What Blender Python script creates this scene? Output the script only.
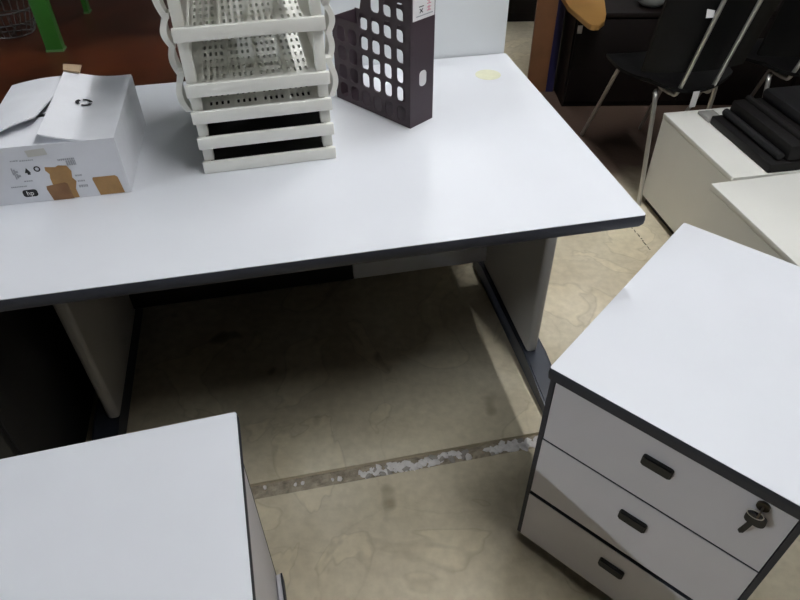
import bpy, bmesh, math, random
from mathutils import Vector, Matrix
random.seed(7)
for o in list(bpy.data.objects): bpy.data.objects.remove(o)
SC = bpy.context.scene
COL = SC.collection

# ------------------------------------------------------------ camera
CAM_H, CAM_F, PITCH, ROLL = 1.4165, 643.3, 0.7284, -0.0104
cd = bpy.data.cameras.new('camera'); cam = bpy.data.objects.new('camera', cd); COL.objects.link(cam)
cd.sensor_fit = 'HORIZONTAL'; cd.sensor_width = 36; cd.lens = CAM_F * 36 / 800; cd.clip_start = .02
_f = Vector((0, math.cos(PITCH), -math.sin(PITCH))); _u = Vector((0, math.sin(PITCH), math.cos(PITCH))); _r = Vector((1, 0, 0))
_r2 = math.cos(ROLL) * _r + math.sin(ROLL) * _u; _u2 = -math.sin(ROLL) * _r + math.cos(ROLL) * _u
cam.matrix_world = Matrix(((_r2.x, _u2.x, -_f.x, 0), (_r2.y, _u2.y, -_f.y, 0), (_r2.z, _u2.z, -_f.z, CAM_H), (0, 0, 0, 1)))
SC.camera = cam
# ------------------------------------------------------------ world and exposure
w = bpy.data.worlds.new('world'); SC.world = w; w.use_nodes = True
w.node_tree.nodes['Background'].inputs[0].default_value = (.6, .65, .7, 1)
w.node_tree.nodes['Background'].inputs[1].default_value = .05
vs = SC.view_settings
vs.view_transform = 'Standard'; vs.look = 'None'; vs.gamma = 1; vs.use_curve_mapping = False
vs.exposure = 1.79
TUBE_POWER = 62.0       # emission strength of the fluorescent tubes
FAR_TUBE_POWER = 170.0

# ------------------------------------------------------------ materials
def lin(c):
    return tuple(((v / 255) / 12.92 if v <= 10 else (((v / 255) + .055) / 1.055) ** 2.4) for v in c) + (1,)
MATS = {}
def mat(name, rgb, rough=.5, metal=0, var=.0, scale=20, bump=0, bscale=60, spec=.5, rgb2=None):
    if name in MATS: return MATS[name]
    m = bpy.data.materials.new(name); m.use_nodes = True; MATS[name] = m
    nt = m.node_tree; b = nt.nodes['Principled BSDF']
    b.inputs['Base Color'].default_value = lin(rgb); b.inputs['Roughness'].default_value = rough
    b.inputs['Metallic'].default_value = metal; b.inputs['Specular IOR Level'].default_value = spec
    tc = nt.nodes.new('ShaderNodeTexCoord')
    if var or rgb2:
        n = nt.nodes.new('ShaderNodeTexNoise'); n.inputs['Scale'].default_value = scale; n.inputs['Detail'].default_value = 5
        r = nt.nodes.new('ShaderNodeValToRGB'); nt.links.new(tc.outputs['Object'], n.inputs['Vector'])
        nt.links.new(n.outputs['Fac'], r.inputs[0])
        c = lin(rgb); c2 = lin(rgb2) if rgb2 else c
        r.color_ramp.elements[0].position = .3; r.color_ramp.elements[1].position = .7
        r.color_ramp.elements[0].color = tuple(v * (1 - var) for v in c[:3]) + (1,)
        r.color_ramp.elements[1].color = tuple(min(1, v * (1 + var)) for v in c2[:3]) + (1,)
        nt.links.new(r.outputs[0], b.inputs['Base Color'])
    if bump:
        n2 = nt.nodes.new('ShaderNodeTexNoise'); n2.inputs['Scale'].default_value = bscale; n2.inputs['Detail'].default_value = 4
        bp = nt.nodes.new('ShaderNodeBump'); bp.inputs['Strength'].default_value = bump; bp.inputs['Distance'].default_value = .004
        nt.links.new(tc.outputs['Object'], n2.inputs['Vector']); nt.links.new(n2.outputs['Fac'], bp.inputs['Height'])
        nt.links.new(bp.outputs[0], b.inputs['Normal'])
    return m
LAM = mat('grey_white_laminate', (222, 224, 229), .42, var=.012, scale=9, bump=.02, bscale=900)
LAMF = mat('drawer_laminate', (205, 202, 206), .45, var=.02, scale=8, bump=.02, bscale=900)
EDGE = mat('charcoal_edge_band', (40, 42, 51), .55, bump=.15, bscale=500)
BLACKP = mat('black_plastic', (20, 19, 21), .5)
STEELG = mat('pale_grey_steel', (176, 174, 172), .45, var=.02, scale=12)
FOOTM = mat('foot_steel', (46, 50, 60), .45)
CREAM = mat('cream_laminate', (238, 237, 230), .45, var=.015, scale=6)
TRAYM = mat('ivory_plastic', (232, 231, 224), .45, var=.02, scale=30, spec=.4)
PLUM = mat('plum_plastic', (58, 44, 52), .5, bump=.06, bscale=700)
CARD = mat('white_card', (222, 223, 228), .75, var=.03, scale=18, bump=.1, bscale=40)
KRAFT = mat('brown_tape', (166, 126, 76), .4, var=.15, scale=40)
KRAFT2 = mat('dark_brown_tape', (138, 98, 62), .4, var=.15, scale=40)
KRAFTIN = mat('kraft_inside', (160, 138, 112), .85, var=.1, scale=40)
INK = mat('black_ink', (28, 28, 32), .6)
GINK = mat('grey_ink', (165, 166, 172), .6)
PINK = mat('pink_ink', (214, 150, 165), .6)
PAPER = mat('white_paper', (232, 230, 230), .7)
CHROME = mat('chrome', (205, 203, 198), .3, metal=.75)
WOODR = mat('cherry_veneer', (58, 27, 15), .35, var=.25, scale=6, rgb2=(72, 34, 18))
WOODB = mat('brown_board', (128, 88, 58), .55, var=.15, scale=8)
WOODD = mat('dark_brown_wood', (17, 10, 9), .6, var=.2, spec=.25, scale=6)
TAN = mat('tan_board', (178, 134, 74), .45, var=.06, scale=8)
TANE = mat('tan_board_edge', (120, 112, 98), .5)
NAVY = mat('navy_edge', (24, 22, 62), .5)
GREEN = mat('green_paint', (44, 104, 32), .45, var=.06, scale=20)
BLACKF = mat('black_vinyl', (6, 6, 7), .5, spec=.2, bump=.05, bscale=300)
BLACKD = mat('black_device', (19, 17, 17), .55, spec=.25)
GREYC = mat('light_grey_panel', (226, 230, 232), .5, var=.012, scale=5)
YELL = mat('yellowed_plastic', (214, 214, 186), .5, var=.05, scale=60)
WALLM = mat('painted_wall', (74, 72, 68), .9, var=.03, scale=3, bump=.1, bscale=80)
CEILM = mat('ceiling_paint', (70, 69, 67), .9, var=.02, scale=3, bump=.1, bscale=80)
BRASS = mat('dark_nickel', (96, 88, 78), .35, metal=.9)
CHIP = [mat('pale_stone', (238, 233, 229), .85, var=.08, scale=60, bump=.5, bscale=150),
        mat('grey_stone', (172, 165, 156), .9, var=.15, scale=60, bump=.5, bscale=150)]
FILL = mat('rough_mortar', (165, 153, 133), .95, var=.3, scale=45, bump=.9, bscale=120)

def floor_material():
    m = bpy.data.materials.new('worn_concrete'); m.use_nodes = True; nt = m.node_tree; N = nt.nodes; L = nt.links
    b = N['Principled BSDF']; b.inputs['Roughness'].default_value = .55; b.inputs['Specular IOR Level'].default_value = .35
    tc = N.new('ShaderNodeTexCoord')
    def noise(s, d, dist=0):
        n = N.new('ShaderNodeTexNoise'); n.inputs['Scale'].default_value = s; n.inputs['Detail'].default_value = d
        n.inputs['Distortion'].default_value = dist; L.new(tc.outputs['Object'], n.inputs['Vector']); return n
    def ramp(src, stops):
        r = N.new('ShaderNodeValToRGB'); L.new(src, r.inputs[0]); e = r.color_ramp.elements
        while len(e) < len(stops): e.new(.5)
        for el, (p, c) in zip(e, stops): el.position = p; el.color = c
        return r
    def mix(mode, fac, a, c):
        x = N.new('ShaderNodeMix'); x.data_type = 'RGBA'; x.blend_type = mode
        if isinstance(fac, float): x.inputs[0].default_value = fac
        else: L.new(fac, x.inputs[0])
        L.new(a, x.inputs[6]); L.new(c, x.inputs[7]); return x.outputs[2]
    base = ramp(noise(2.2, 6, .6).outputs['Fac'], [(.3, lin((192, 179, 152))), (.5, lin((208, 197, 171))), (.7, lin((222, 212, 189)))])
    # pale worn islands with thin darker rims, as dried puddles leave
    n2 = noise(3.1, 3, 1.4).outputs['Fac']
    isl = ramp(n2, [(.55, (1, 1, 1, 1)), (.562, (.86, .85, .82, 1)), (.585, (1.1, 1.1, 1.09, 1)), (1, (1.1, 1.1, 1.09, 1))])
    c = mix('MULTIPLY', .9, base.outputs[0], isl.outputs[0])
    fine = ramp(noise(38, 6).outputs['Fac'], [(.35, (.88, .87, .85, 1)), (.65, (1.04, 1.04, 1.04, 1))])
    c = mix('MULTIPLY', .8, c, fine.outputs[0])
    # hairline cracks
    v = N.new('ShaderNodeTexVoronoi'); v.feature = 'DISTANCE_TO_EDGE'; v.inputs['Scale'].default_value = 2.3
    nd = noise(5, 4); mx = N.new('ShaderNodeMix'); mx.data_type = 'RGBA'; mx.inputs[0].default_value = .12
    L.new(tc.outputs['Object'], mx.inputs[6]); L.new(nd.outputs['Color'], mx.inputs[7]); L.new(mx.outputs[2], v.inputs['Vector'])
    cr = ramp(v.outputs['Distance'], [(0, (.72, .70, .66, 1)), (.008, (1, 1, 1, 1))])
    c = mix('MULTIPLY', .25, c, cr.outputs[0])
    # dark oil spots
    sp = ramp(noise(6.5, 2, .3).outputs['Fac'], [(.26, (.5, .46, .4, 1)), (.31, (1, 1, 1, 1))])
    c = mix('MULTIPLY', .8, c, sp.outputs[0])
    # reddish brown dirt towards the far end of the hall
    sx = N.new('ShaderNodeSeparateXYZ'); L.new(tc.outputs['Object'], sx.inputs[0])
    ad = N.new('ShaderNodeMath'); ad.operation = 'MULTIPLY_ADD'; ad.inputs[1].default_value = .5
    L.new(noise(3, 4).outputs['Fac'], ad.inputs[0]); L.new(sx.outputs[1], ad.inputs[2])
    dm = N.new('ShaderNodeMapRange'); dm.inputs[1].default_value = 2.35; dm.inputs[2].default_value = 2.75; L.new(ad.outputs[0], dm.inputs[0])
    dm2 = N.new('ShaderNodeMapRange'); dm2.inputs[1].default_value = 3.45; dm2.inputs[2].default_value = 3.6; dm2.inputs[3].default_value = 1; dm2.inputs[4].default_value = 0
    L.new(ad.outputs[0], dm2.inputs[0])
    mm = N.new('ShaderNodeMath'); mm.operation = 'MULTIPLY'; L.new(dm.outputs[0], mm.inputs[0]); L.new(dm2.outputs[0], mm.inputs[1])
    dirt = N.new('ShaderNodeRGB'); dirt.outputs[0].default_value = lin((92, 74, 64))
    c = mix('MIX', mm.outputs[0], c, dirt.outputs[0])
    L.new(c, b.inputs['Base Color'])
    bp = N.new('ShaderNodeBump'); bp.inputs['Strength'].default_value = .25; bp.inputs['Distance'].default_value = .004
    L.new(noise(55, 5).outputs['Fac'], bp.inputs['Height']); L.new(bp.outputs[0], b.inputs['Normal'])
    return m
FLOORM = floor_material()

# ------------------------------------------------------------ mesh helpers
def bm_box(bm, x0, x1, y0, y1, z0, z1, bev=0, seg=2, M=None):
    r = bmesh.ops.create_cube(bm, size=1)
    vs_ = r['verts']
    for v in vs_:
        v.co = Vector((x0 + (v.co.x + .5) * (x1 - x0), y0 + (v.co.y + .5) * (y1 - y0), z0 + (v.co.z + .5) * (z1 - z0)))
    if bev:
        es = list({e for v in vs_ for e in v.link_edges})
        rb = bmesh.ops.bevel(bm, geom=es, offset=bev, segments=seg, affect='EDGES', profile=.5)
        vs_ = list({v for f in rb['faces'] for v in f.verts} | {v for v in vs_ if v.is_valid})
    if M is not None:
        for v in vs_: v.co = M @ v.co
    return vs_
def bm_prism(bm, pts, axis, a0, a1):
    """extrude a 2D outline along an axis ('x': pts are (y,z); 'y': (x,z); 'z': (x,y))"""
    def p3(p, a):
        return (a, p[0], p[1]) if axis == 'x' else ((p[0], a, p[1]) if axis == 'y' else (p[0], p[1], a))
    A = [bm.verts.new(p3(p, a0)) for p in pts]; B = [bm.verts.new(p3(p, a1)) for p in pts]
    bm.faces.new(A); bm.faces.new(B[::-1])
    n = len(pts)
    for i in range(n): bm.faces.new((A[i], B[i], B[(i + 1) % n], A[(i + 1) % n]))
def rrect(x0, x1, y0, y1, r, n=4):
    out = []
    for cx, cy, a in ((x1 - r, y1 - r, 0), (x0 + r, y1 - r, 90), (x0 + r, y0 + r, 180), (x1 - r, y0 + r, 270)):
        for k in range(n + 1):
            t = math.radians(a + 90 * k / n); out.append((cx + r * math.cos(t), cy + r * math.sin(t)))
    return out
def bm_tube(bm, path, r, n=10, cap=True):
    P = [Vector(p) for p in path]; rings = []; up = None
    for i, p in enumerate(P):
        t = (P[min(i + 1, len(P) - 1)] - P[max(i - 1, 0)]).normalized()
        if up is None: up = t.orthogonal().normalized()
        up = (up - t * up.dot(t)).normalized(); s = t.cross(up)
        rings.append([bm.verts.new(p + r * (math.cos(2 * math.pi * k / n) * up + math.sin(2 * math.pi * k / n) * s)) for k in range(n)])
    for a, b in zip(rings, rings[1:]):
        for k in range(n): bm.faces.new((a[k], a[(k + 1) % n], b[(k + 1) % n], b[k]))
    if cap: bm.faces.new(rings[0][::-1]); bm.faces.new(rings[-1])
def smooth_path(pts, n=6):
    """Catmull-Rom through pts"""
    P = [Vector(p) for p in pts]; P = [2 * P[0] - P[1]] + P + [2 * P[-1] - P[-2]]; out = []
    for i in range(1, len(P) - 2):
        for k in range(n):
            t = k / n; a, b, c, d = P[i - 1:i + 3]
            out.append(.5 * ((2 * b) + (c - a) * t + (2 * a - 5 * b + 4 * c - d) * t * t + (3 * b - a - 3 * c + d) * t ** 3))
    out.append(P[-2]); return out
def bm_lathe(bm, prof, cx=0, cy=0, n=32):
    rings = [[bm.verts.new((cx + r * math.cos(2 * math.pi * k / n), cy + r * math.sin(2 * math.pi * k / n), z)) for k in range(n)] for r, z in prof]
    for a, b in zip(rings, rings[1:]):
        for k in range(n): bm.faces.new((a[k], a[(k + 1) % n], b[(k + 1) % n], b[k]))
    bm.faces.new(rings[0][::-1]); bm.faces.new(rings[-1])
def bm_cell(bm, x0, x1, y0, y1, hole, r, t, put):
    """one rectangle of a perforated sheet of thickness t; hole=(hx,hy) or None; put(x,y,z)->co"""
    cx, cy = (x0 + x1) / 2, (y0 + y1) / 2
    if hole is None:
        q = [(x0, y0), (x1, y0), (x1, y1), (x0, y1)]
        for z, o in ((0, 1), (t, -1)): bm.faces.new([bm.verts.new(put(a, b, z)) for a, b in q][::o])
        return
    hx, hy = hole[0] / 2, hole[1] / 2; inner = []; outer = []
    for sx, sy in ((1, 1), (-1, 1), (-1, -1), (1, -1)):
        ax, ay = cx + sx * (hx - r), cy + sy * (hy - r)
        X, Y = (x1 if sx > 0 else x0), (y1 if sy > 0 else y0); k = .7071
        a = ((ax + sx * r, ay), (X, ay)); b = ((ax + sx * r * k, ay + sy * r * k), (X, Y)); c = ((ax, ay + sy * r), (ax, Y))
        seq = (a, b, c) if sx * sy > 0 else (c, b, a)
        for i, o in seq: inner.append(i); outer.append(o)
    n = len(inner); I = []; O = []
    for z in (0, t):
        I.append([bm.verts.new(put(a, b, z)) for a, b in inner]); O.append([bm.verts.new(put(a, b, z)) for a, b in outer])
    for k in range(n):
        j = (k + 1) % n
        bm.faces.new((I[0][k], I[0][j], O[0][j], O[0][k])); bm.faces.new((I[1][k], O[1][k], O[1][j], I[1][j]))
        bm.faces.new((I[0][k], I[1][k], I[1][j], I[0][j]))
def done(bm, name, m, parent=None, smooth=False, kind=None, loc=None, rot=None):
    bmesh.ops.recalc_face_normals(bm, faces=bm.faces[:])
    me = bpy.data.meshes.new(name); bm.to_mesh(me); bm.free(); me.materials.append(m)
    if smooth:
        for p in me.polygons: p.use_smooth = True
        try: me.set_sharp_from_angle(angle=math.radians(35))
        except Exception: pass
    o = bpy.data.objects.new(name, me); COL.objects.link(o)
    if parent: o.parent = parent
    if loc: o.location = loc
    if rot: o.rotation_euler = rot
    if kind: o['kind'] = kind
    return o
def box(name, dims, m, parent=None, bev=0, **k):
    bm = bmesh.new(); bm_box(bm, *dims, bev=bev); return done(bm, name, m, parent, smooth=bev > 0, **k)
def tube(name, path, r, m, parent=None, n=10):
    bm = bmesh.new(); bm_tube(bm, path, r, n); return done(bm, name, m, parent, smooth=True)
def tag(o, label, cat, group=None):
    o['label'] = label; o['category'] = cat
    if group: o['group'] = group
    return o
def thing(name, label, cat, loc=(0, 0, 0), rz=0, group=None):
    o = bpy.data.objects.new(name, None); COL.objects.link(o); o.location = loc; o.rotation_euler = (0, 0, rz)
    o.empty_display_size = .1
    return tag(o, label, cat, group)
def struct(o): o['kind'] = 'structure'; return o
def text_mesh(body, size, depth=.0003):
    cu = bpy.data.curves.new('lettering', 'FONT'); cu.body = body; cu.size = size; cu.extrude = depth
    cu.align_x = 'CENTER'; cu.align_y = 'CENTER'
    o = bpy.data.objects.new('lettering', cu); COL.objects.link(o)
    bpy.context.view_layer.update()
    me = bpy.data.meshes.new_from_object(o.evaluated_get(bpy.context.evaluated_depsgraph_get()))
    bpy.data.objects.remove(o); return me
def mesh_obj(name, me, m, parent, M):
    me.materials.clear(); me.materials.append(m); me.transform(M)
    o = bpy.data.objects.new(name, me); COL.objects.link(o); o.parent = parent; return o

# desk frame: u to the right, v to the back, origin at the desk's front right corner
DX, DY, DYAW = .457, .9878, .1973
dc, dsn = math.cos(DYAW), math.sin(DYAW)
def desk_to_world(u, v, z=0): return (DX + u * dc - v * dsn, DY + u * dsn + v * dc, z)

# ------------------------------------------------------------ room shell
X0, X1, Y0, Y1, ZC = -6.6, 3.4, -4.2, 5.2, 2.8
CH0, CH1 = .032, .078       # the chased channel across the floor, in v
def build_floor():
    bm = bmesh.new()
    def w2(u, v): return desk_to_world(u, v)[:2]
    # intersections of the channel lines with the side walls
    def on_x(x, v):
        u = (x - DX + v * dsn) / dc; return (x, desk_to_world(u, v)[1])
    for poly in ([(X0, Y0), (X1, Y0), on_x(X1, CH0), on_x(X0, CH0)], [on_x(X0, CH1), on_x(X1, CH1), (X1, Y1), (X0, Y1)]):
        bm_prism(bm, poly, 'z', -.12, 0)
    f = struct(done(bm, 'floor', FLOORM))
    # rough mortar bed of the channel: a bumpy strip a little below the slab
    bm = bmesh.new(); nu, nv = 420, 6; g = []
    u0, u1 = -3.2, 1.2
    for i in range(nu + 1):
        row = []
        for j in range(nv + 1):
            u = u0 + (u1 - u0) * i / nu; v = CH0 + (CH1 - CH0) * j / nv
            z = -.0045 + random.uniform(-.0035, .003)
            if j in (nv,): z = -.011
            if j == nv - 1: z -= .002
            if -.28 < u < -.225 or random.random() < .06: z -= .005
            row.append(bm.verts.new(desk_to_world(u, v, z)))
        g.append(row)
    for i in range(nu):
        for j in range(nv): bm.faces.new((g[i][j], g[i + 1][j], g[i + 1][j + 1], g[i][j + 1]))
    done(bm, 'mortar_strip', FILL, f)
    box('channel_bed', (-3.3, 1.3, CH0, CH1, -.12, -.02), FILL, f, loc=(DX, DY, 0), rot=(0, 0, DYAW))
    # broken stone chips exposed in the channel
    base = []
    for k in range(6):
        bm = bmesh.new(); r = bmesh.ops.create_icosphere(bm, subdivisions=1, radius=1)
        for v in bm.verts:
            v.co *= random.uniform(.72, 1.15); v.co.z *= .45
        bmesh.ops.recalc_face_normals(bm, faces=bm.faces[:])
        me = bpy.data.meshes.new('stone_chip'); bm.to_mesh(me); bm.free(); me.materials.append(CHIP[1 if k == 5 else 0]); base.append(me)
    for u_a, u_b, n, big in ((-.565, -.28, 62, 1), (-.225, -.06, 36, 1.0), (-.82, -.58, 5, .6), (-.06, .3, 30, .9)):
        for k in range(n):
            o = bpy.data.objects.new('stone_chip', random.choice(base[:5] if random.random() < .85 else base[5:])); COL.objects.link(o)
            s = random.uniform(.0065, .0145) * big
            o.location = desk_to_world(u_a + (u_b - u_a) * (k + random.random()) / n, random.uniform(CH0 + .008, CH1 - .015), -.003)
            o.rotation_euler = (random.uniform(-.3, .3), random.uniform(-.3, .3), random.uniform(0, 6.28))
            o.scale = (s * random.uniform(1, 1.4), s * random.uniform(.7, 1), s * .9); o.parent = f
    # sawn joint running back from behind the drawer unit
    bm = bmesh.new()
    for k in range(60):
        t = k / 60; x = .834 + .0 + (.907 - .834) * (1 - t) + random.uniform(-.002, .002); y = 1.833 + (2.19 - 1.833) * t
        a = random.uniform(.001, .003)
        if random.random() < .2: continue
        q = [bm.verts.new(p) for p in ((x - a, y, .0006), (x + a, y, .0006), (x + a - .0012, y + .0062, .0006), (x - a - .0012, y + .0062, .0006))]
        bm.faces.new(q)
    done(bm, 'joint_dirt', mat('joint_dirt', (72, 66, 58), .9), f, kind='stuff')
    return f
FLOOR = build_floor()
struct(box('ceiling', (X0, X1, Y0, Y1, ZC, ZC + .1), CEILM))
struct(box('wall_back', (X0, X1, Y1, Y1 + .1, -.12, ZC), WALLM))
struct(box('wall_front', (X0, X1, Y0 - .1, Y0, -.12, ZC), WALLM))
struct(box('wall_left', (X0 - .1, X0, Y0, Y1, -.12, ZC), WALLM))
struct(box('wall_right', (X1, X1 + .1, Y0, Y1, -.12, ZC), WALLM))

# ------------------------------------------------------------ ceiling lamps
def emit(name, power, col):
    m = bpy.data.materials.new(name); m.use_nodes = True; nt = m.node_tree
    nt.nodes.remove(nt.nodes['Principled BSDF']); e = nt.nodes.new('ShaderNodeEmission')
    e.inputs[0].default_value = col; e.inputs[1].default_value = power
    nt.links.new(e.outputs[0], nt.nodes['Material Output'].inputs[0]); return m
TUBEM = emit('fluorescent_tube', TUBE_POWER, (.97, .985, 1, 1)); TUBEF = emit('fluorescent_tube_far', FAR_TUBE_POWER, (.86, .93, 1, 1))
LAMPW = mat('lamp_housing', (225, 225, 222), .5)
def lamp(u, v0, v1, m, label):
    t = thing('ceiling_lamp', label, 'ceiling lamp', desk_to_world(u, (v0 + v1) / 2, ZC), DYAW)
    h = (v1 - v0) / 2
    box('housing', (-.045, .045, -h - .03, h + .03, -.05, 0), LAMPW, t, bev=.006)
    for s in (-1, 1): box('lamp_holder', (-.015, .015, s * (h + .015) - .012, s * (h + .015) + .012, -.095, -.05), LAMPW, t)
    tube('tube', [(0, -h, -.078), (0, h, -.078)], .014, m, t, 12)
lamp(.33, -1.20, .0, TUBEM, 'white fluorescent tube lamp on the ceiling in front of the long desk')
lamp(.33, .14, 1.34, TUBEM, 'white fluorescent tube lamp on the ceiling above the long desk end')
lamp(.5, 2.95, 4.15, TUBEM, 'white fluorescent tube lamp added on the ceiling to brighten the far floor')  # extra lamp, added to brighten the floor at the far end
lamp(-4.75, -1.6, -.4, TUBEF, 'white fluorescent tube lamp on the ceiling near the left wall')

# ------------------------------------------------------------ the long desk
DW, DD, DH = 1.2023, .8071, .74
def build_desk():
    t = thing('office_desk', 'long pale grey office desk with charcoal edge, carrying the box and letter trays', 'desk', (DX, DY, 0), DYAW)
    top = bmesh.new(); bm_prism(top, rrect(-DW, 0, 0, DD, .006, 3), 'z', DH - .018, DH)
    top = done(top, 'desktop', LAM, t)
    # rounded charcoal edge band running round the board
    bm = bmesh.new(); prof = [(-.0005, -.0008), (.0012, -.003), (.002, -.012), (.0015, -.020), (-.002, -.0265), (-.004, -.028)]
    rings = []
    for off, dz in prof:
        rings.append([bm.verts.new((x, y, DH + dz)) for x, y in rrect(-DW - off, off, -off, DD + off, .0075, 4)])
    n = len(rings[0])
    for a, b in zip(rings, rings[1:]):
        for k in range(n): bm.faces.new((a[k], a[(k + 1) % n], b[(k + 1) % n], b[k]))
    bm.faces.new(rings[-1])
    done(bm, 'edge_band', EDGE, top, smooth=True)
    for s in (0, 1):
        ui = -.035 if s == 0 else -DW + .015
        a, b = (ui, ui + .031)
        bm = bmesh.new()
        bm_box(bm, a, b, .302, .735, .066, DH - .03, bev=.011, seg=3)
        leg = done(bm, 'leg_panel', STEELG, t, smooth=True)
        fa, fb = (-.043, .022) if s == 0 else (-DW - .022, -DW + .043)
        bm = bmesh.new()
        # foot: long low runner that tapers to both ends
        pr = [(.055, 0), (.805, 0), (.81, .012), (.79, .045), (.735, .064), (.30, .066), (.12, .040), (.05, .014)]
        bm_prism(bm, pr, 'x', fa, fb)
        bmesh.ops.bevel(bm, geom=bm.edges[:], offset=.005, segments=2, affect='EDGES')
        done(bm, 'foot', FOOTM, t, smooth=True)
    box('modesty_panel', (-.475, -.036, .70, .716, .098, DH - .03), LAM, t, bev=.002)
    box('cable_panel', (-DW + .050, -.477, .70, .716, .098, DH - .03), BLACKP, t, bev=.002)
    bm = bmesh.new(); bm_lathe(bm, [(.033, DH - .001), (.033, DH + .0003), (.032, DH + .0005), (.020, DH + .0004), (.006, DH + .0004)], -.092, .676, 36)
    g = done(bm, 'cable_cap', YELL, t, smooth=True); g['label'] = 'yellowed round cable cap set in the desktop'
    return t
build_desk()

# ------------------------------------------------------------ drawer units
AW, AD, AH = .432, .5693, .5879
def edged_top(t, W, D, H, th=.030):
    """laminate board with a charcoal band round its edge"""
    bm = bmesh.new(); bm_prism(bm, rrect(0, W, 0, D, .004, 3), 'z', H - .018, H)
    top = done(bm, 'top_board', LAM, t)
    bm = bmesh.new(); rings = []
    for off, dz in [(-.0004, -.0006), (.0012, -.003), (.002, -.012), (.001, -th + .003), (-.003, -th)]:
        rings.append([bm.verts.new((x, y, H + dz)) for x, y in rrect(-off, W + off, -off, D + off, .006, 3)])
    n = len(rings[0])
    for a, b in zip(rings, rings[1:]):
        for k in range(n): bm.faces.new((a[k], a[(k + 1) % n], b[(k + 1) % n], b[k]))
    bm.faces.new(rings[-1]); done(bm, 'edge_band', EDGE, top, smooth=True)
def build_pedestal(loc, rz, label, opened):
    """front at y=0 facing -y, x to the right, origin front left on the floor"""
    t = thing('drawer_unit', label, 'drawer unit', loc, rz)
    edged_top(t, AW, AD, AH)
    zt = AH - .031; e = .0141
    # charcoal carcass: two sides, back, bottom
    for nm, d in (('side_panel', (.0035, e - .0012, .006, AD - .012, .030, zt)), ('side_panel', (AW - e + .0012, AW - .0035, .006, AD - .012, .030, zt)),
                  ('back_panel', (e, AW - e, AD - .030, AD - .014, .030, zt)), ('bottom_panel', (e, AW - e, .026, AD - .030, .030, .038))):
        box(nm, d, EDGE, t)
    box('plinth', (.02, AW - .02, .022, AD - .02, .0, .031), BLACKP, t)
    for (z0, z1, op) in ((.3915, .5535, opened[0]), (.2115, .3900, opened[1]), (.0385, .2035, opened[2])):
        # the front: charcoal-edged board with a laminate face, pulled out by `op`
        y = .0068 - op
        d = box('drawer_front', (e + .0008, AW - e - .0008, y - .0012, y + .001, z0 + .0008, z1 - .0008), LAMF, t)
        box('drawer_edge', (e, AW - e, y, y + .018, z0, z1), EDGE, d, bev=.0012)
        h = bmesh.new(); zc = (z0 + z1) / 2 + .024; hx = .2175
        bm_prism(h, rrect(hx - .0265, hx + .0265, zc - .0125, zc + .0125, .005, 3), 'y', y - .009, y - .001)
        bmesh.ops.bevel(h, geom=[q for q in h.edges if all(abs(v.co.y - (y - .009)) < 1e-6 for v in q.verts)], offset=.003, segments=2, affect='EDGES')
        done(h, 'handle', BLACKP, d, smooth=True)
        # drawer box behind the front
        bm = bmesh.new(); bm_box(bm, .034, AW - .034, y + .018, .48, z0 + .02, z0 + .028)
        for xx in (.034, AW - .042): bm_box(bm, xx, xx + .008, y + .018, .48, z0 + .02, z1 - .04)
        bm_box(bm, .034, AW - .034, .472, .48, z0 + .02, z1 - .04)
        done(bm, 'drawer_box', LAMF, d)
    y = .0068 - opened[0]; kx, kz = .3715, .543
    lk = bmesh.new(); bm_tube(lk, [(kx, y - .001, kz), (kx, y - .006, kz)], .0095, 20)
    lk = done(lk, 'lock', BRASS, t, smooth=True)
    # key in the lock, bow standing out, a ring through it and a second key hanging
    bm = bmesh.new(); bm_prism(bm, rrect(-.0012, .0012, -.008, .008, .001, 2), 'y', y - .024, y - .010)
    for v in bm.verts: v.co += Vector((kx, 0, kz))
    bm_tube(bm, [(kx, y - .010, kz), (kx, y - .005, kz)], .0022, 8)
    k1 = done(bm, 'key', BRASS, lk); k1['label'] = 'key standing in the lock'
    tube('key_ring', [(kx - .004 + .012 * math.cos(a), y - .018, kz - .008 + .009 * math.sin(a)) for a in [2 * math.pi * k / 24 for k in range(25)]], .0009, CHROME, lk, 6)
    bm = bmesh.new(); bm_prism(bm, rrect(kx - .015, kx + .015, kz - .034, kz - .009, .010, 4), 'y', y - .018, y - .012)
    bm_prism(bm, [(kx - .007, kz - .036), (kx + .001, kz - .036), (kx - .0035, kz - .064), (kx - .008, kz - .069), (kx - .012, kz - .064)], 'y', y - .0165, y - .0145)
    k2 = done(bm, 'key', BLACKP, lk); k2['label'] = 'hanging key with black plastic bow'
    return t
build_pedestal((.2579, .7504, 0), -.7205, 'three drawer pale grey unit with charcoal edges and keys in its lock', (0, .002, .005))
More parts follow.
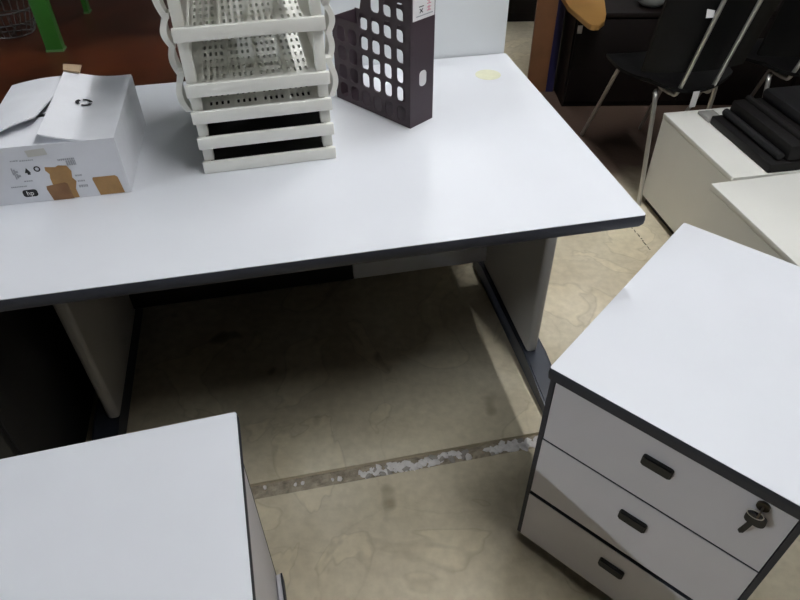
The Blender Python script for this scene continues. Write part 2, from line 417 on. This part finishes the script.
def build_side_unit():
    """pale unit in front of the desk; origin at its back right corner on the floor, x to the left negative, y to the front negative"""
    t = thing('side_unit', 'pale grey side unit with charcoal top edge standing before the long desk, no keys', 'side unit', (-.2701, .6664, 0), .2475)
    W, D, H = .432, .569, .5809
    p = bpy.data.objects.new('top_frame', None)
    bm = bmesh.new(); bm_prism(bm, rrect(-W, 0, -D, 0, .004, 3), 'z', H - .018, H); top = done(bm, 'top_board', LAM, t)
    bm = bmesh.new(); rings = []
    for off, dz in [(-.0004, -.0006), (.0012, -.003), (.002, -.012), (.001, -.027), (-.003, -.030)]:
        rings.append([bm.verts.new((x, y, H + dz)) for x, y in rrect(-W - off, off, -D - off, off, .006, 3)])
    n = len(rings[0])
    for a, b in zip(rings, rings[1:]):
        for k in range(n): bm.faces.new((a[k], a[(k + 1) % n], b[(k + 1) % n], b[k]))
    bm.faces.new(rings[-1]); done(bm, 'edge_band', EDGE, top, smooth=True)
    zt = H - .031
    for x in (-.028, -W + .012):
        sp = box('side_panel', (x, x + .016, -D + .02, -.006, .012, zt), LAMF, t)
        box('rear_edge', (x - .0005, x + .0165, -.007, -.002, .012, zt), EDGE, sp)
    box('back_panel', (-W + .028, -.028, -.016, -.006, .02, zt), LAMF, t)
    box('bottom_panel', (-W + .028, -.028, -D + .02, -.016, .03, .046), LAMF, t)
    for x in (-.010, -W - .004):
        r = box('base_rail', (x, x + .010, -D + .02, -.018, 0, .045), LAMF, t, bev=.0015); box('rail_edge', (x + .010, x + .0135, -D + .02, -.018, 0, .047), EDGE, r)
    for k in range(3):
        z0 = .04 + k * .17; d = box('drawer_front', (-W + .012, -.012, -D + .002, -D + .02, z0, z0 + .167), LAMF, t, bev=.001)
        box('handle', (-W / 2 - .026, -W / 2 + .026, -D - .007, -D + .002, z0 + .09, z0 + .115), BLACKP, d, bev=.003)
    bpy.data.objects.remove(p)
build_side_unit()

# ------------------------------------------------------------ letter tray tower
def build_trays():
    TW, TD = .270, .325
    t = thing('letter_tray_tower', 'ivory plastic tower of stacked perforated letter trays on the long desk', 'letter trays', desk_to_world(-.8025, .322, DH + .0006), DYAW + .03)
    # perforated sheet shared by all trays
    bm = bmesh.new(); put = lambda x, y, z: (x, y, z)
    gx = [(.010, .022, False)]; x = .022
    for grp in range(4):
        gx.append((x, x + .0088, False)); x += .0088
        for k in range(4): gx.append((x, x + .0113, True)); x += .0113
    gx.append((x, TW - .010, False))
    gy = [(.008, .016, False)]; y = .016
    while y < TD - .05: gy.append((y, y + .040, True)); y += .040
    gy.append((y, TD - .004, False))
    for a, b, h in gx:
        for c, d, h2 in gy: bm_cell(bm, a, b, c, d, (.0050, .0205) if h and h2 else None, .0022, .002, put)
    sheet = bpy.data.meshes.new('sheet'); bmesh.ops.recalc_face_normals(bm, faces=bm.faces[:]); bm.to_mesh(bm_me := sheet); bm.free(); sheet.materials.append(TRAYM)
    def bar_mesh():
        bm = bmesh.new(); bm_box(bm, 0, TW, 0, .010, 0, .0245, bev=.002); return bm
    def sides_mesh(s):
        bm = bmesh.new()
        x0 = .004 if s == 0 else TW - .012
        bm_prism(bm, [(.008, .002), (TD, .002), (TD, .044), (.09, .044), (.04, .024), (.008, .018)], 'x', x0, x0 + .006)
        return bm
    levels = [.0, .0535, .107, .160, .262, .365]
    for i, z in enumerate(levels):
        tr = bpy.data.objects.new('tray', sheet); COL.objects.link(tr); tr.parent = t; tr.location = (0, 0, z + .005)
        done(bar_mesh(), 'front_bar', TRAYM, tr, smooth=True, loc=(0, 0, -.005))
        for s in (0, 1): done(sides_mesh(s), 'side_wall', TRAYM, tr)
        # raised ribs between the groups of slots
        for k in range(5):
            xx = .022 + .002 + k * (.0088 + 4 * .0113)
            if k in (0, 4): continue
            box('rib', (xx, xx + .0045, .010, TD - .006, .002, .005), TRAYM, tr)
        gp = (levels[i + 1] - z) if i + 1 < len(levels) else .05
        rw = bmesh.new(); bm_box(rw, .004, TW - .004, TD - .005, TD, .002, min(gp - .006, .075))
        for q in range(22): bm_box(rw, .010 + q * .0115, .0145 + q * .0115, TD - .0075, TD - .005, .004, min(gp - .006, .075))
        done(rw, 'rear_wall', TRAYM, tr)
        if i + 1 < len(levels):
            gap = levels[i + 1] - z
            for xx in (.004, TW - .024):      # front spacer posts between trays
                p = box('spacer_post', (xx, xx + .020, .012, .034, .018, gap - .004), TRAYM, tr, bev=.002)
            for xx in (.004, TW - .016):      # rear posts
                box('spacer_post', (xx, xx + .012, TD - .03, TD - .006, .034, gap - .005), TRAYM, tr)
    # curved side clips joining the widely spaced upper tiers
    def clip(x0, sgn, zlo, zhi, yo):
        bm = bmesh.new(); n = 14; A = []
        for k in range(n + 1):
            s = k / n; z = zlo + (zhi - zlo) * s
            off = .003 + .010 * math.sin(math.pi * min(1, s * 1.15)) ** 1.0 * (1 if s < .87 else 1)
            A.append((x0 + sgn * max(.003, off), z, .022 + .034 * math.sin(math.pi * s)))
        for k in range(n):
            (xa, za, da), (xb, zb, db) = A[k], A[k + 1]; th = .011
            vsq = [bm.verts.new(p) for p in ((xa, yo, za), (xa + sgn * th, yo, za), (xa + sgn * th, yo + da, za), (xa, yo + da, za),
                                              (xb, yo, zb), (xb + sgn * th, yo, zb), (xb + sgn * th, yo + db, zb), (xb, yo + db, zb))]
            for f in ((0, 1, 5, 4), (1, 2, 6, 5), (2, 3, 7, 6), (3, 0, 4, 7)): bm.faces.new([vsq[q] for q in f])
            if k == 0: bm.faces.new(vsq[:4])
            if k == n - 1: bm.faces.new(vsq[4:])
        bmesh.ops.remove_doubles(bm, verts=bm.verts[:], dist=1e-5)
        done(bm, 'side_clip', TRAYM, t, smooth=True)
    for x0, sg in ((.004, -1), (TW - .004, 1)):
        clip(x0, sg, .122, .200, .030); clip(x0, sg, .185, .262, .045); clip(x0, sg, .250, .310, .014); clip(x0, sg, .300, .385, .014)
build_trays()
for lev, word in ((.0, 'lowest'), (.0535, 'second lowest')):  # black inserts added to darken the two lowest tiers
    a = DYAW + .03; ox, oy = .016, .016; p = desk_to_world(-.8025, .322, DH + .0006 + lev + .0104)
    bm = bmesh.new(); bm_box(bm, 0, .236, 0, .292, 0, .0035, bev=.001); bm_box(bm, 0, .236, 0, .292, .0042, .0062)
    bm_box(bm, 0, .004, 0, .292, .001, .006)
    o = done(bm, 'shade_insert', mat('black_shade_card', (24, 22, 21), .8, var=.15, scale=40, spec=.2), loc=(p[0] + ox * math.cos(a) - oy * math.sin(a), p[1] + ox * math.sin(a) + oy * math.cos(a), p[2]), rot=(0, 0, a))
    tag(o, 'thin black folder added to darken the %s letter tray' % word, 'insert')

# ------------------------------------------------------------ magazine file
def build_file():
    FW, FD, FH, T = .0745, .244, .315, .0025
    # local x along the spine (to the right), y along the side towards the back
    ex = math.atan2(.7166, .6974)
    t = thing('magazine_file', 'dark plum plastic magazine file with rows of windows and a white spine label', 'magazine file', (.0265, 1.3362, DH + .0006), ex)
    px, pz = .0375, .0435
    def wall(x_at):
        bm = bmesh.new(); put = lambda y, z, q: (x_at + q, y, z)
        cols = [.009 + px * k for k in range(7)]; rows = [.006 + pz * k for k in range(8)]
        for i in range(6):
            zmax = .192 if i >= 4 else FH
            for j in range(7):
                z0, z1 = rows[j], min(rows[j + 1], zmax)
                if z0 >= zmax - .004: continue
                full = z1 - z0 > pz - .001
                if i == 3 and j >= 5: 
                    # slanting shoulder of the cut-out
                    a, b = cols[i], cols[i + 1]; top0 = z1; 
                    pts = [(a, z0), (a + (b - a) * (.75 if j == 5 else .45), z0), (a + (b - a) * (.45 if j == 5 else .15), z1), (a, z1)]
                    for q in (0, T): bm.faces.new([bm.verts.new(put(p[0], p[1], q)) for p in pts])
                    continue
                bm_cell(bm, cols[i], cols[i + 1], z0, z1, (.0262, .0345) if full else None, .008, T, put)
        # rims: bottom strip, front strip, back strip
        for y0, y1, z0, z1 in ((0, FD, 0, .006), (0, .009, .006, FH), (cols[6], FD, .006, .192)):
            bm_box(bm, x_at, x_at + T, y0, y1, z0, z1)
        return bm
    for k in (0, 1): done(wall(0 if k == 0 else FW - T), 'side_wall', PLUM, t)
    box('spine', (0, FW, -.0006, T, 0, FH), PLUM, t)
    box('back_wall', (0, FW, FD - T, FD, 0, .190), PLUM, t)
    box('base', (T, FW - T, T, FD - T, 0, .003), PLUM, t)
    lab = box('spine_label', (.006, FW - .003, -.0014, -.0005, .230, .300), PAPER, t); lab['label'] = 'white paper spine label with pink and black print'
    # print on the label: a pink vertical line of characters, a black character and grey lines
    for k in range(4): 
        z = .243 + k * .013
        bm = bmesh.new(); bm_box(bm, .048, .060, -.0018, -.0013, z, z + .0018); bm_box(bm, .048, .060, -.0018, -.0013, z + .006, z + .0078); bm_box(bm, .0525, .0552, -.0018, -.0013, z, z + .010)
        done(bm, 'pink_print', PINK, lab)
    bm = bmesh.new(); bm_box(bm, .016, .066, -.0018, -.0013, .2365, .2385); done(bm, 'grey_line', GINK, lab)
    bm = bmesh.new()
    for a in (.7, -.7): bm_box(bm, -.006, .006, -.0018, -.0013, -.0009, .0009, M=Matrix.Translation((.031, 0, .247)) @ Matrix.Rotation(a, 4, 'Y'))
    bm_box(bm, .024, .038, -.0018, -.0013, .2545, .256); done(bm, 'black_print', INK, lab)
    bm = bmesh.new(); bm_prism(bm, rrect(.028, .050, .088, .122, .009, 5), 'y', -.0016, -.0005)
    p = done(bm, 'finger_plug', PAPER, t); p['label'] = 'white rounded finger plug in the spine'
build_file()

# ------------------------------------------------------------ carton
def build_box():
    BW, BD, BH, T = .243, .293, .116, .004
    # origin: front right bottom corner, x to the left is negative
    t = thing('cardboard_carton', 'white printed cardboard carton with open flaps and brown tape on the long desk', 'carton', desk_to_world(-.942, .286, DH + .0006), DYAW - .01)
    box('front_wall', (-BW, 0, 0, T, 0, BH), CARD, t); box('back_wall', (-BW, 0, BD - T, BD, 0, BH - .002), CARD, t)
    box('side_wall', (-T, 0, T, BD - T, 0, BH), CARD, t); box('side_wall', (-BW, -BW + T, T, BD - T, 0, BH), CARD, t)
    box('bottom', (-BW + T, -T, T, BD - T, 0, T), KRAFTIN, t)
    def flap(name, P, m=CARD, th=.003, parent=t, nx=8, ny=8, bend=None):
        """thin curved sheet through four corners P (front-left, front-right, back-right, back-left)"""
        bm = bmesh.new(); P = [Vector(p) for p in P]; g = []
        for j in range(ny + 1):
            row = []
            for i in range(nx + 1):
                a, b = i / nx, j / ny
                p = (P[0] * (1 - a) + P[1] * a) * (1 - b) + (P[3] * (1 - a) + P[2] * a) * b
                if bend: p = p + Vector((0, 0, bend(a, b)))
                row.append(p)
            g.append(row)
        up = [[bm.verts.new(p) for p in r] for r in g]; dn = [[bm.verts.new(p - Vector((0, 0, th))) for p in r] for r in g]
        for j in range(ny):
            for i in range(nx):
                bm.faces.new((up[j][i], up[j][i + 1], up[j + 1][i + 1], up[j + 1][i])); bm.faces.new((dn[j][i], dn[j + 1][i], dn[j + 1][i + 1], dn[j][i + 1]))
        for j in range(ny):
            for i in (0, nx): bm.faces.new((up[j][i], up[j + 1][i], dn[j + 1][i], dn[j][i]))
        for i in range(nx):
            for j in (0, ny): bm.faces.new((up[j][i], up[j][i + 1], dn[j][i + 1], dn[j][i]))
        return done(bm, name, m, parent, smooth=True)
    # inner flaps (front and back) sag into the carton, outer flaps (left, right) lie over them
    flap('front_flap', [(-BW + .01, T, BH), (-.006, T, BH - .001), (-.02, .13, BH - .004), (-BW + .02, .13, BH - .006)])
    flap('back_flap', [(-BW + .02, BD - .14, BH - .009), (-.02, BD - .14, BH - .007), (-.006, BD - T, BH - .002), (-BW + .01, BD - T, BH - .002)])
    rf = flap('right_flap', [(-.126, .002, BH + .020), (-.0005, .001, BH), (-.0005, BD - .002, BH + .002), (-.128, BD - .012, BH + .026)],
              bend=lambda a, b: -.008 * math.sin(math.pi * a) + .012 * (1 - b) * 0)
    lf = flap('left_flap', [(-BW + .001, .004, BH), (-.150, .085, BH + .016), (-.118, BD - .006, BH + .012), (-BW + .001, BD - .004, BH)],
              bend=lambda a, b: .008 * math.sin(math.pi * a) * (1 - .5 * b))
    tip = flap('torn_edge', [(-.128, BD - .020, BH + .029), (-.098, BD - .018, BH + .022), (-.096, BD + .004, BH + .028), (-.130, BD + .002, BH + .034)], KRAFTIN)
    # ring mark on the right flap
    bm = bmesh.new()
    for k in range(3):
        a0 = k * 2.094 + .25
        pts = [(a0 + 1.65 * q / 8) for q in range(9)]
        for q in range(8):
            vv = []
            for a, r in ((pts[q], .009), (pts[q + 1], .009), (pts[q + 1], .0155), (pts[q], .0155)):
                x, y = -.073 + r * math.cos(a), .150 + r * math.sin(a)
                f = (x + .0005) / -.127
                vv.append(bm.verts.new((x, y, BH + .021 * f - .008 * math.sin(math.pi * (1 - f)) + .0022 + .003 * (y / BD))))
            bm.faces.new(vv)
    done(bm, 'ring_mark', INK, rf)
    # tape and print on the front wall (plane y = 0); P() takes x from the right corner and height
    def patch(name, pts, m, y=-.0006):
        bm = bmesh.new(); bm_prism(bm, [(-a, b) for a, b in pts], 'y', y, -.0001 if y > -.0008 else y + .0005); return done(bm, name, m, t)
    patch('brown_tape', [(.012, .001), (.057, .001), (.062, .036), (.0605, .040), (.020, .040), (.016, .036)], KRAFT)
    patch('brown_tape', [(.096, .001), (.142, .001), (.1465, .024), (.147, .031), (.134, .033), (.134, .048), (.132, .056), (.137, .064), (.136, .071), (.118, .069), (.112, .072), (.098, .070), (.093, .058), (.096, .044), (.091, .036), (.097, .020)], KRAFT)
    patch('brown_tape', [(.106, .0005), (.143, .0005), (.1475, .026), (.145, .032), (.113, .036), (.108, .033)], KRAFT2, -.0012)
    # printed badge
    b = patch('printed_badge', rrect(.166, .192, .013, .028, .005, 4), INK)
    me = text_mesh('hp', .013); mesh_obj('badge_lettering', me, PAPER, b, Matrix.Translation((-.179, -.0010, .0205)) @ Matrix.Rotation(math.pi / 2, 4, 'X'))
    # handling symbols and lines of small print
    def glyph(cx, cz, kind):
        bm = bmesh.new()
        if kind == 0:
            for k in range(12):
                a = 2 * math.pi * k / 12; bm_box(bm, -.0011, .0011, -.0006, 0, -.0016, .0016, M=Matrix.Translation((-cx + .0045 * math.cos(a), 0, cz + .0045 * math.sin(a))) @ Matrix.Rotation(-a, 4, 'Y'))
        elif kind == 1:
            bm_prism(bm, [(-cx - .005, cz - .004), (-cx + .005, cz - .004), (-cx, cz + .006)], 'y', -.0006, 0); bm_box(bm, -cx - .001, -cx + .004, -.0006, 0, cz - .008, cz - .004)
        else:
            for k in range(3): bm_box(bm, -cx - .005 + k * .003, -cx - .003 + k * .004, -.0006, 0, cz - .008 + k * .002, cz + .006 - k * .003)
        done(bm, 'printed_symbol', INK if kind < 2 else GINK, t)
    glyph(.150, .069, 0); glyph(.168, .067, 1); glyph(.189, .069, 2); glyph(.187, .060, 2)
    for (x0, x1, z0, z1) in ((.080, .094, .070, .080), (.080, .108, .081, .0845), (.078, .087, .046, .049), (.076, .087, .034, .037), (.074, .087, .022, .027), (.166, .18, .045, .047), (.180, .205, .035, .037), (.15, .172, .087, .089), (.176, .190, .088, .090)):
        bm = bmesh.new(); x = x0
        while x < x1:
            wd = random.uniform(.0012, .0035); bm_box(bm, -x - wd, -x, -.0006, 0, z0, z1); x += wd + .001
        done(bm, 'small_print', GINK, t)
    patch('old_tape', [(.122, .096), (.156, .094), (.158, .107), (.124, .109)], mat('clear_tape', (196, 194, 188), .3))
build_box()

# ------------------------------------------------------------ behind the desk
def build_grey_cabinet():
    t = thing('steel_cabinet', 'light grey steel cabinet standing against the back of the long desk', 'cabinet', desk_to_world(-.62, .8115, 0), DYAW)
    W, D, H = .618, .60, 1.05
    box('body', (0, W, 0, D, .03, H), GREYC, t, bev=.003); box('base', (.01, W - .01, .01, D - .01, 0, .03), BLACKP, t)
    for k in (0, 1): 
        d = box('door', (.004 + k * W / 2, W / 2 - .002 + k * W / 2, D, D + .018, .04, H - .006), GREYC, t, bev=.002)
        hx = W / 2 - .03 + k * .06; box('handle', (hx - .006, hx + .006, D + .018, D + .04, .55, .67), CHROME, d, bev=.003)
build_grey_cabinet()
def build_brown_table():
    t = thing('wooden_table', 'dark cherry wood table joined to the back of the long desk', 'table', desk_to_world(-1.0, .822, 0), DYAW)
    box('tabletop', (-1.2, .379, -.012, .95, .702, .728), WOODR, t, bev=.003)
    for x in (-1.14, .28):
        for y in (.05, .86): box('leg', (x, x + .05, y, y + .05, 0, .702), WOODD, t, bev=.003)
    box('light_stop_panel', (-1.19, .376, .102, .117, .004, .702), WOODD, t)  # added panel, stops light leaking in under the desk
    for y in (.06, .88): box('apron', (-1.09, .28, y, y + .02, .63, .702), WOODD, t)
build_brown_table()
def build_green_stand():
    t = thing('green_stand', 'green painted stand with upright legs on the cherry wood table', 'stand', (-1.003, 1.852, .728), .12)
    for (x, y, w, d) in ((0, 0, .046, .03), (.028, .33, .016, .03), (-.46, 0, .046, .03), (-.46, .33, .046, .03), (.50, .03, .046, .03), (.50, .33, .046, .03)):
        p = box('leg', (x, x + w, y, y + d, 0, .48), GREEN, t, bev=.003)
        box('foot_cap', (x - .001, x + w + .001, y - .001, y + d + .001, 0, .006), mat('green_cap', (84, 120, 70), .5), p)
    box('top_board', (-.50, .62, -.03, .56, .48, .50), GREEN, t, bev=.004)  # unseen top, stretched over added right legs to shade the table
    box('rail', (-.46, .546, .008, .025, .40, .44), GREEN, t)
build_green_stand()
def build_basket():
    t = thing('wire_basket', 'small chrome wire basket on the cherry wood table beside the green stand', 'basket', (-1.17, 2.02, .728), .3)
    R = .085
    WIRE = mat('dull_wire', (105, 102, 100), .5, metal=.6)
    for r, z, rad in ((.060, .003, .002), (.075, .040, .0018), (R, .075, .0028)):
        tube('hoop', [(r * math.cos(a), r * math.sin(a), z) for a in [2 * math.pi * k / 40 for k in range(41)]], rad, WIRE, t, 6)
    for k in range(24):
        a = 2 * math.pi * k / 24
        tube('wire', [(.060 * math.cos(a), .060 * math.sin(a), .003), (.075 * math.cos(a), .075 * math.sin(a), .040), (R * math.cos(a), R * math.sin(a), .075)], .0015, WIRE, t, 5)
    tube('base_wire', [(-.06, 0, .003), (.06, 0, .003)], .002, WIRE, t, 5); tube('base_wire', [(0, -.06, .003), (0, .06, .003)], .002, WIRE, t, 5)
build_basket()

# ------------------------------------------------------------ right side: low cream units
def build_low_units():
    ang = math.atan2(.06, .31)      # local x along the back edge, y to the back
    H = .37
    t = thing('low_cabinet', 'low cream cabinet carrying the black printer beside the chairs', 'cabinet', (1.030, 1.722, 0), ang - .03)
    W, D = .62, .455
    box('top', (0, W, 0, D, H - .018, H), CREAM, t, bev=.0015); box('side_panel', (.0, .021, 0, D - .004, .035, H - .018), CREAM, t)
    box('side_panel', (W - .021, W - .003, 0, D - .004, .035, H - .018), CREAM, t); box('back_panel', (.021, W - .021, D - .016, D - .004, .035, H - .018), CREAM, t)
    box('front_panel', (.021, W - .021, 0, .016, .035, H - .018), CREAM, t); box('bottom_panel', (.003, W - .003, 0, D - .004, .03, .048), CREAM, t); box('plinth', (.02, W - .02, .012, D - .012, 0, .031), BLACKP, t)
    t2 = thing('low_cabinet', 'low cream cabinet in front of the printer, behind the unit with keys', 'cabinet', (1.027, 1.287, 0), ang)
    W, D = .62, .409
    box('top', (0, W, 0, D, H - .018, H + .002), CREAM, t2, bev=.0015); box('side_panel', (.0, .021, .004, D - .004, .035, H - .018), CREAM, t2)
    box('side_panel', (W - .021, W - .003, .004, D - .004, .035, H - .018), CREAM, t2); box('back_panel', (.021, W - .021, D - .016, D - .004, .035, H - .018), CREAM, t2)
    box('front_panel', (.021, W - .021, .004, .02, .035, H - .018), CREAM, t2); box('bottom_panel', (.003, W - .003, .004, D - .004, .03, .048), CREAM, t2); box('plinth', (.02, W - .02, .012, D - .012, 0, .031), BLACKP, t2)
    # black printer lying on the first cabinet
    p = thing('printer', 'black flat printer with ridged front lying on the low cream cabinet', 'printer', (1.145, 1.745, H), ang - .03)
    box('base', (0, .46, 0, .345, 0, .030), BLACKD, p, bev=.004)
    box('body', (.055, .46, .006, .345, .030, .085), BLACKD, p, bev=.012)
    box('lid', (.15, .455, .012, .335, .085, .125), BLACKP, p, bev=.015)
    tube('roller', [(.040, .02, .044), (.040, .335, .044)], .013, BLACKP, p, 14)
    tube('roller', [(.108, .012, .088), (.108, .335, .088)], .012, BLACKD, p, 14)
    g = box('grey_block', (0, .06, 0, .075, 0, .010), mat('mid_grey_plastic', (140, 138, 134), .5), bev=.002, loc=(1.086, 2.088, H), rot=(0, 0, ang - .03))
    tag(g, 'small grey plastic block at the corner of the low cream cabinet by the printer', 'block')
build_low_units()

# ------------------------------------------------------------ chairs
def build_chair(loc, rz, label, tags):
    """heading +y; origin on the floor under the seat's rear left leg top"""
    t = thing('chair', label, 'chair', loc, rz, 'black chairs by the dark cabinet')
    w = .255
    def leg(x, y0, sx, sy):
        tube('leg', smooth_path([(x + sx * .03, y0 + sy * .10, .006), (x + sx * .014, y0 + sy * .05, .22), (x + sx * .003, y0 + sy * .008, .395), (x - sx * .02, y0 - sy * .015, .418), (x - sx * .06, y0 - sy * .02, .420)], 5), .0085, CHROME, t, 10)
    leg(0, 0, -.3, -1); leg(w, .03, .6, .2); leg(.018, .30, -.6, 2.0); leg(w, .30, 1, 2.0)
    # moulded seat shell
    bm = bmesh.new(); nx, ny = 16, 16; up = []; dn = []
    for j in range(ny + 1):
        ru, rd = [], []
        for i in range(nx + 1):
            a, b = i / nx * 2 - 1, j / ny * 2 - 1
            xx = a * math.sqrt(1 - b * b / 2.6); yy = b * math.sqrt(1 - a * a / 2.6)
            z = .437 + .022 * a * a - .012 * (1 - a * a) * (b < 0) * -b + (-.03 * b ** 3 if b > 0 else .014 * b * b)
            p = Vector((w / 2 + xx * .205, .185 + yy * .225, z)); ru.append(bm.verts.new(p)); rd.append(bm.verts.new(p - Vector((0, 0, .012))))
        up.append(ru); dn.append(rd)
    for j in range(ny):
        for i in range(nx):
            bm.faces.new((up[j][i], up[j][i + 1], up[j + 1][i + 1], up[j + 1][i])); bm.faces.new((dn[j][i], dn[j + 1][i], dn[j + 1][i + 1], dn[j][i + 1]))
    for j in range(ny):
        for i in (0, nx): bm.faces.new((up[j][i], up[j + 1][i], dn[j + 1][i], dn[j][i]))
    for i in range(nx):
        for j in (0, ny): bm.faces.new((up[j][i], up[j][i + 1], dn[j][i + 1], dn[j][i]))
    done(bm, 'seat', BLACKF, t, smooth=True)
    # backrest shell, curved, leaning back
    bm = bmesh.new(); F = []; K = []
    for j in range(ny + 1):
        rf, rk = [], []
        for i in range(nx + 1):
            a, b = i / nx * 2 - 1, j / ny
            half = .215 - .05 * max(0, b - .7) / .3 * abs(a) - .02 * (1 - b)
            p = Vector((w / 2 + a * half, -.010 - .10 * b + .035 * a * a, .50 + .40 * b - (.06 * max(0, abs(a) - .6) / .4 if b > .8 else 0)))
            rf.append(bm.verts.new(p)); rk.append(bm.verts.new(p + Vector((0, -.012, -.002))))
        F.append(rf); K.append(rk)
    for j in range(ny):
        for i in range(nx):
            bm.faces.new((F[j][i], F[j][i + 1], F[j + 1][i + 1], F[j + 1][i])); bm.faces.new((K[j][i], K[j + 1][i], K[j + 1][i + 1], K[j][i + 1]))
    for j in range(ny):
        for i in (0, nx): bm.faces.new((F[j][i], F[j + 1][i], K[j + 1][i], K[j][i]))
    for i in range(nx):
        for j in (0, ny): bm.faces.new((F[j][i], F[j][i + 1], K[j][i + 1], K[j][i]))
    back = done(bm, 'backrest', BLACKF, t, smooth=True)
    for x in (.075, .205):
        tube('back_upright', smooth_path([(x - .03, .06, .418), (x - .012, .005, .412), (x, -.018, .430), (x + .003, -.060, .58), (x + .010, -.115, .80), (x + .011, -.122, .83)], 6), .0075, CHROME, t, 10)
    if tags:
        bm = bmesh.new(); bm_box(bm, -.014, .014, -.0012, .0, -.019, .019, M=Matrix.Translation((.068, -.0765, .722)) @ Matrix.Rotation(-.24, 4, 'X'))
        s = done(bm, 'sticker', PAPER, back); s['label'] = 'small white sticker on the backrest'
        bm = bmesh.new(); bm_box(bm, .118, .142, -.045, -.044, .375, .435); s = done(bm, 'paper_tag', PAPER, t); s['label'] = 'white paper tag hanging under the seat'
    return t
build_chair((.932, 2.225, 0), .17, 'black shell chair on chrome legs with a white sticker on its backrest', True)
build_chair((1.40, 2.36, 0), .10, 'black shell chair on chrome legs without a sticker, beside the stickered chair', False)

# ------------------------------------------------------------ dark far end
def build_far():
    t = thing('upright_board', 'tall brown wooden board with navy blue edge standing beside the dark cabinet', 'board', (.665, 3.20, 0), -.05)
    b = box('board', (0, .098, 0, .028, 0, 1.30), WOODB, t, bev=.002); box('blue_edge', (.098, .135, -.001, .05, 0, 1.30), NAVY, t)
    c = thing('dark_cabinet', 'low dark brown wooden cabinet behind the black chairs', 'cabinet', (.812, 3.00, 0), 0)
    W, D, H = 2.2, .55, .45
    box('body', (0, W, .02, D, .0, H - .022), WOODD, c); box('top_board', (-.012, W + .01, 0, D + .01, H - .022, H), WOODD, c, bev=.003)
    for k in range(4):
        d = box('door', (.008 + k * .55, .54 + k * .55, .004, .021, .03, H - .03), WOODD, c, bev=.002)
        box('handle', (.49 + k * .55, .50 + k * .55, -.012, .004, .2, .3), BRASS, d)
    s = box('sticker', (-.0, .022, -.0012, .0, .0, .036), PAPER, c, loc=(.010, .0035, .36)); s['label'] = 'small white sticker on the cabinet front'
    # tan board lying on the cabinet, its rounded end reaching over the front
    bm = bmesh.new()
    out = [(.0, .22), (.0, .02), (.035, -.20), (.045, -.222), (.060, -.228), (.080, -.222), (.115, -.17), (.140, -.09), (.175, .08), (.20, .22), (.24, .50), (.03, .50)]
    bm_prism(bm, out, 'z', 0, .022); bmesh.ops.bevel(bm, geom=[e for e in bm.edges if abs(e.verts[0].co.z - e.verts[1].co.z) < 1e-5], offset=.003, segments=2, affect='EDGES')
    o = done(bm, 'wooden_board', TAN, smooth=True, loc=(.772, 3.005, .45)); tag(o, 'tan wooden board with a rounded end lying over the edge of the dark cabinet', 'board')
    # white bowl on the cabinet
    bm = bmesh.new(); bm_lathe(bm, [(.03, 0), (.045, .004), (.075, .03), (.085, .055), (.081, .055), (.070, .032), (.04, .010), (.001, .008)], n=36)
    o = done(bm, 'bowl', mat('white_glaze', (214, 222, 222), .3), smooth=True, loc=(1.165, 3.10, .45)); tag(o, 'white bowl on top of the dark brown cabinet', 'bowl')
    bm = bmesh.new(); bm_box(bm, 0, .30, 0, .20, 0, .012, bev=.004)
    o = done(bm, 'tray_lid', mat('grey_green_plastic', (120, 130, 128), .5), smooth=True, loc=(1.26, 3.125, .45)); tag(o, 'flat grey plastic lid beside the white bowl on the dark cabinet', 'lid')
    k = thing('dark_sideboard', 'dark wooden sideboard against the far end beyond the brown board', 'sideboard', (-.6, 4.25, 0), 0)
    box('body', (0, 3.2, 0, .5, .0, .78), WOODD, k, bev=.003); box('top_board', (-.01, 3.21, -.012, .51, .78, .80), WOODD, k, bev=.003)
    for q in range(5): 
        d = box('door', (.02 + q * .64, .63 + q * .64, -.012, .0, .06, .76), WOODD, k, bev=.002); box('handle', (.57 + q * .64, .585 + q * .64, -.03, -.012, .4, .5), BRASS, d)
build_far()

def build_light_blocker():  # added cabinet body that keeps lamp light from under the desk
    t = thing('light_blocker', 'black cabinet added to block light at the left end of the long desk', 'cabinet', desk_to_world(-1.78, .02, 0), DYAW)
    W, D, H = .53, .76, .72
    box('body', (0, W, .018, D, .03, H), BLACKP, t, bev=.004); box('plinth', (.02, W - .02, .03, D - .02, 0, .03), BLACKP, t)
    for k in range(2):
        d = box('drawer_front', (.004, W - .004, 0, .018, .04 + k * .28, .31 + k * .28), BLACKP, t, bev=.002); box('handle', (.2, .33, -.02, 0, .22 + k * .28, .235 + k * .28), CHROME, d, bev=.003)
build_light_blocker()
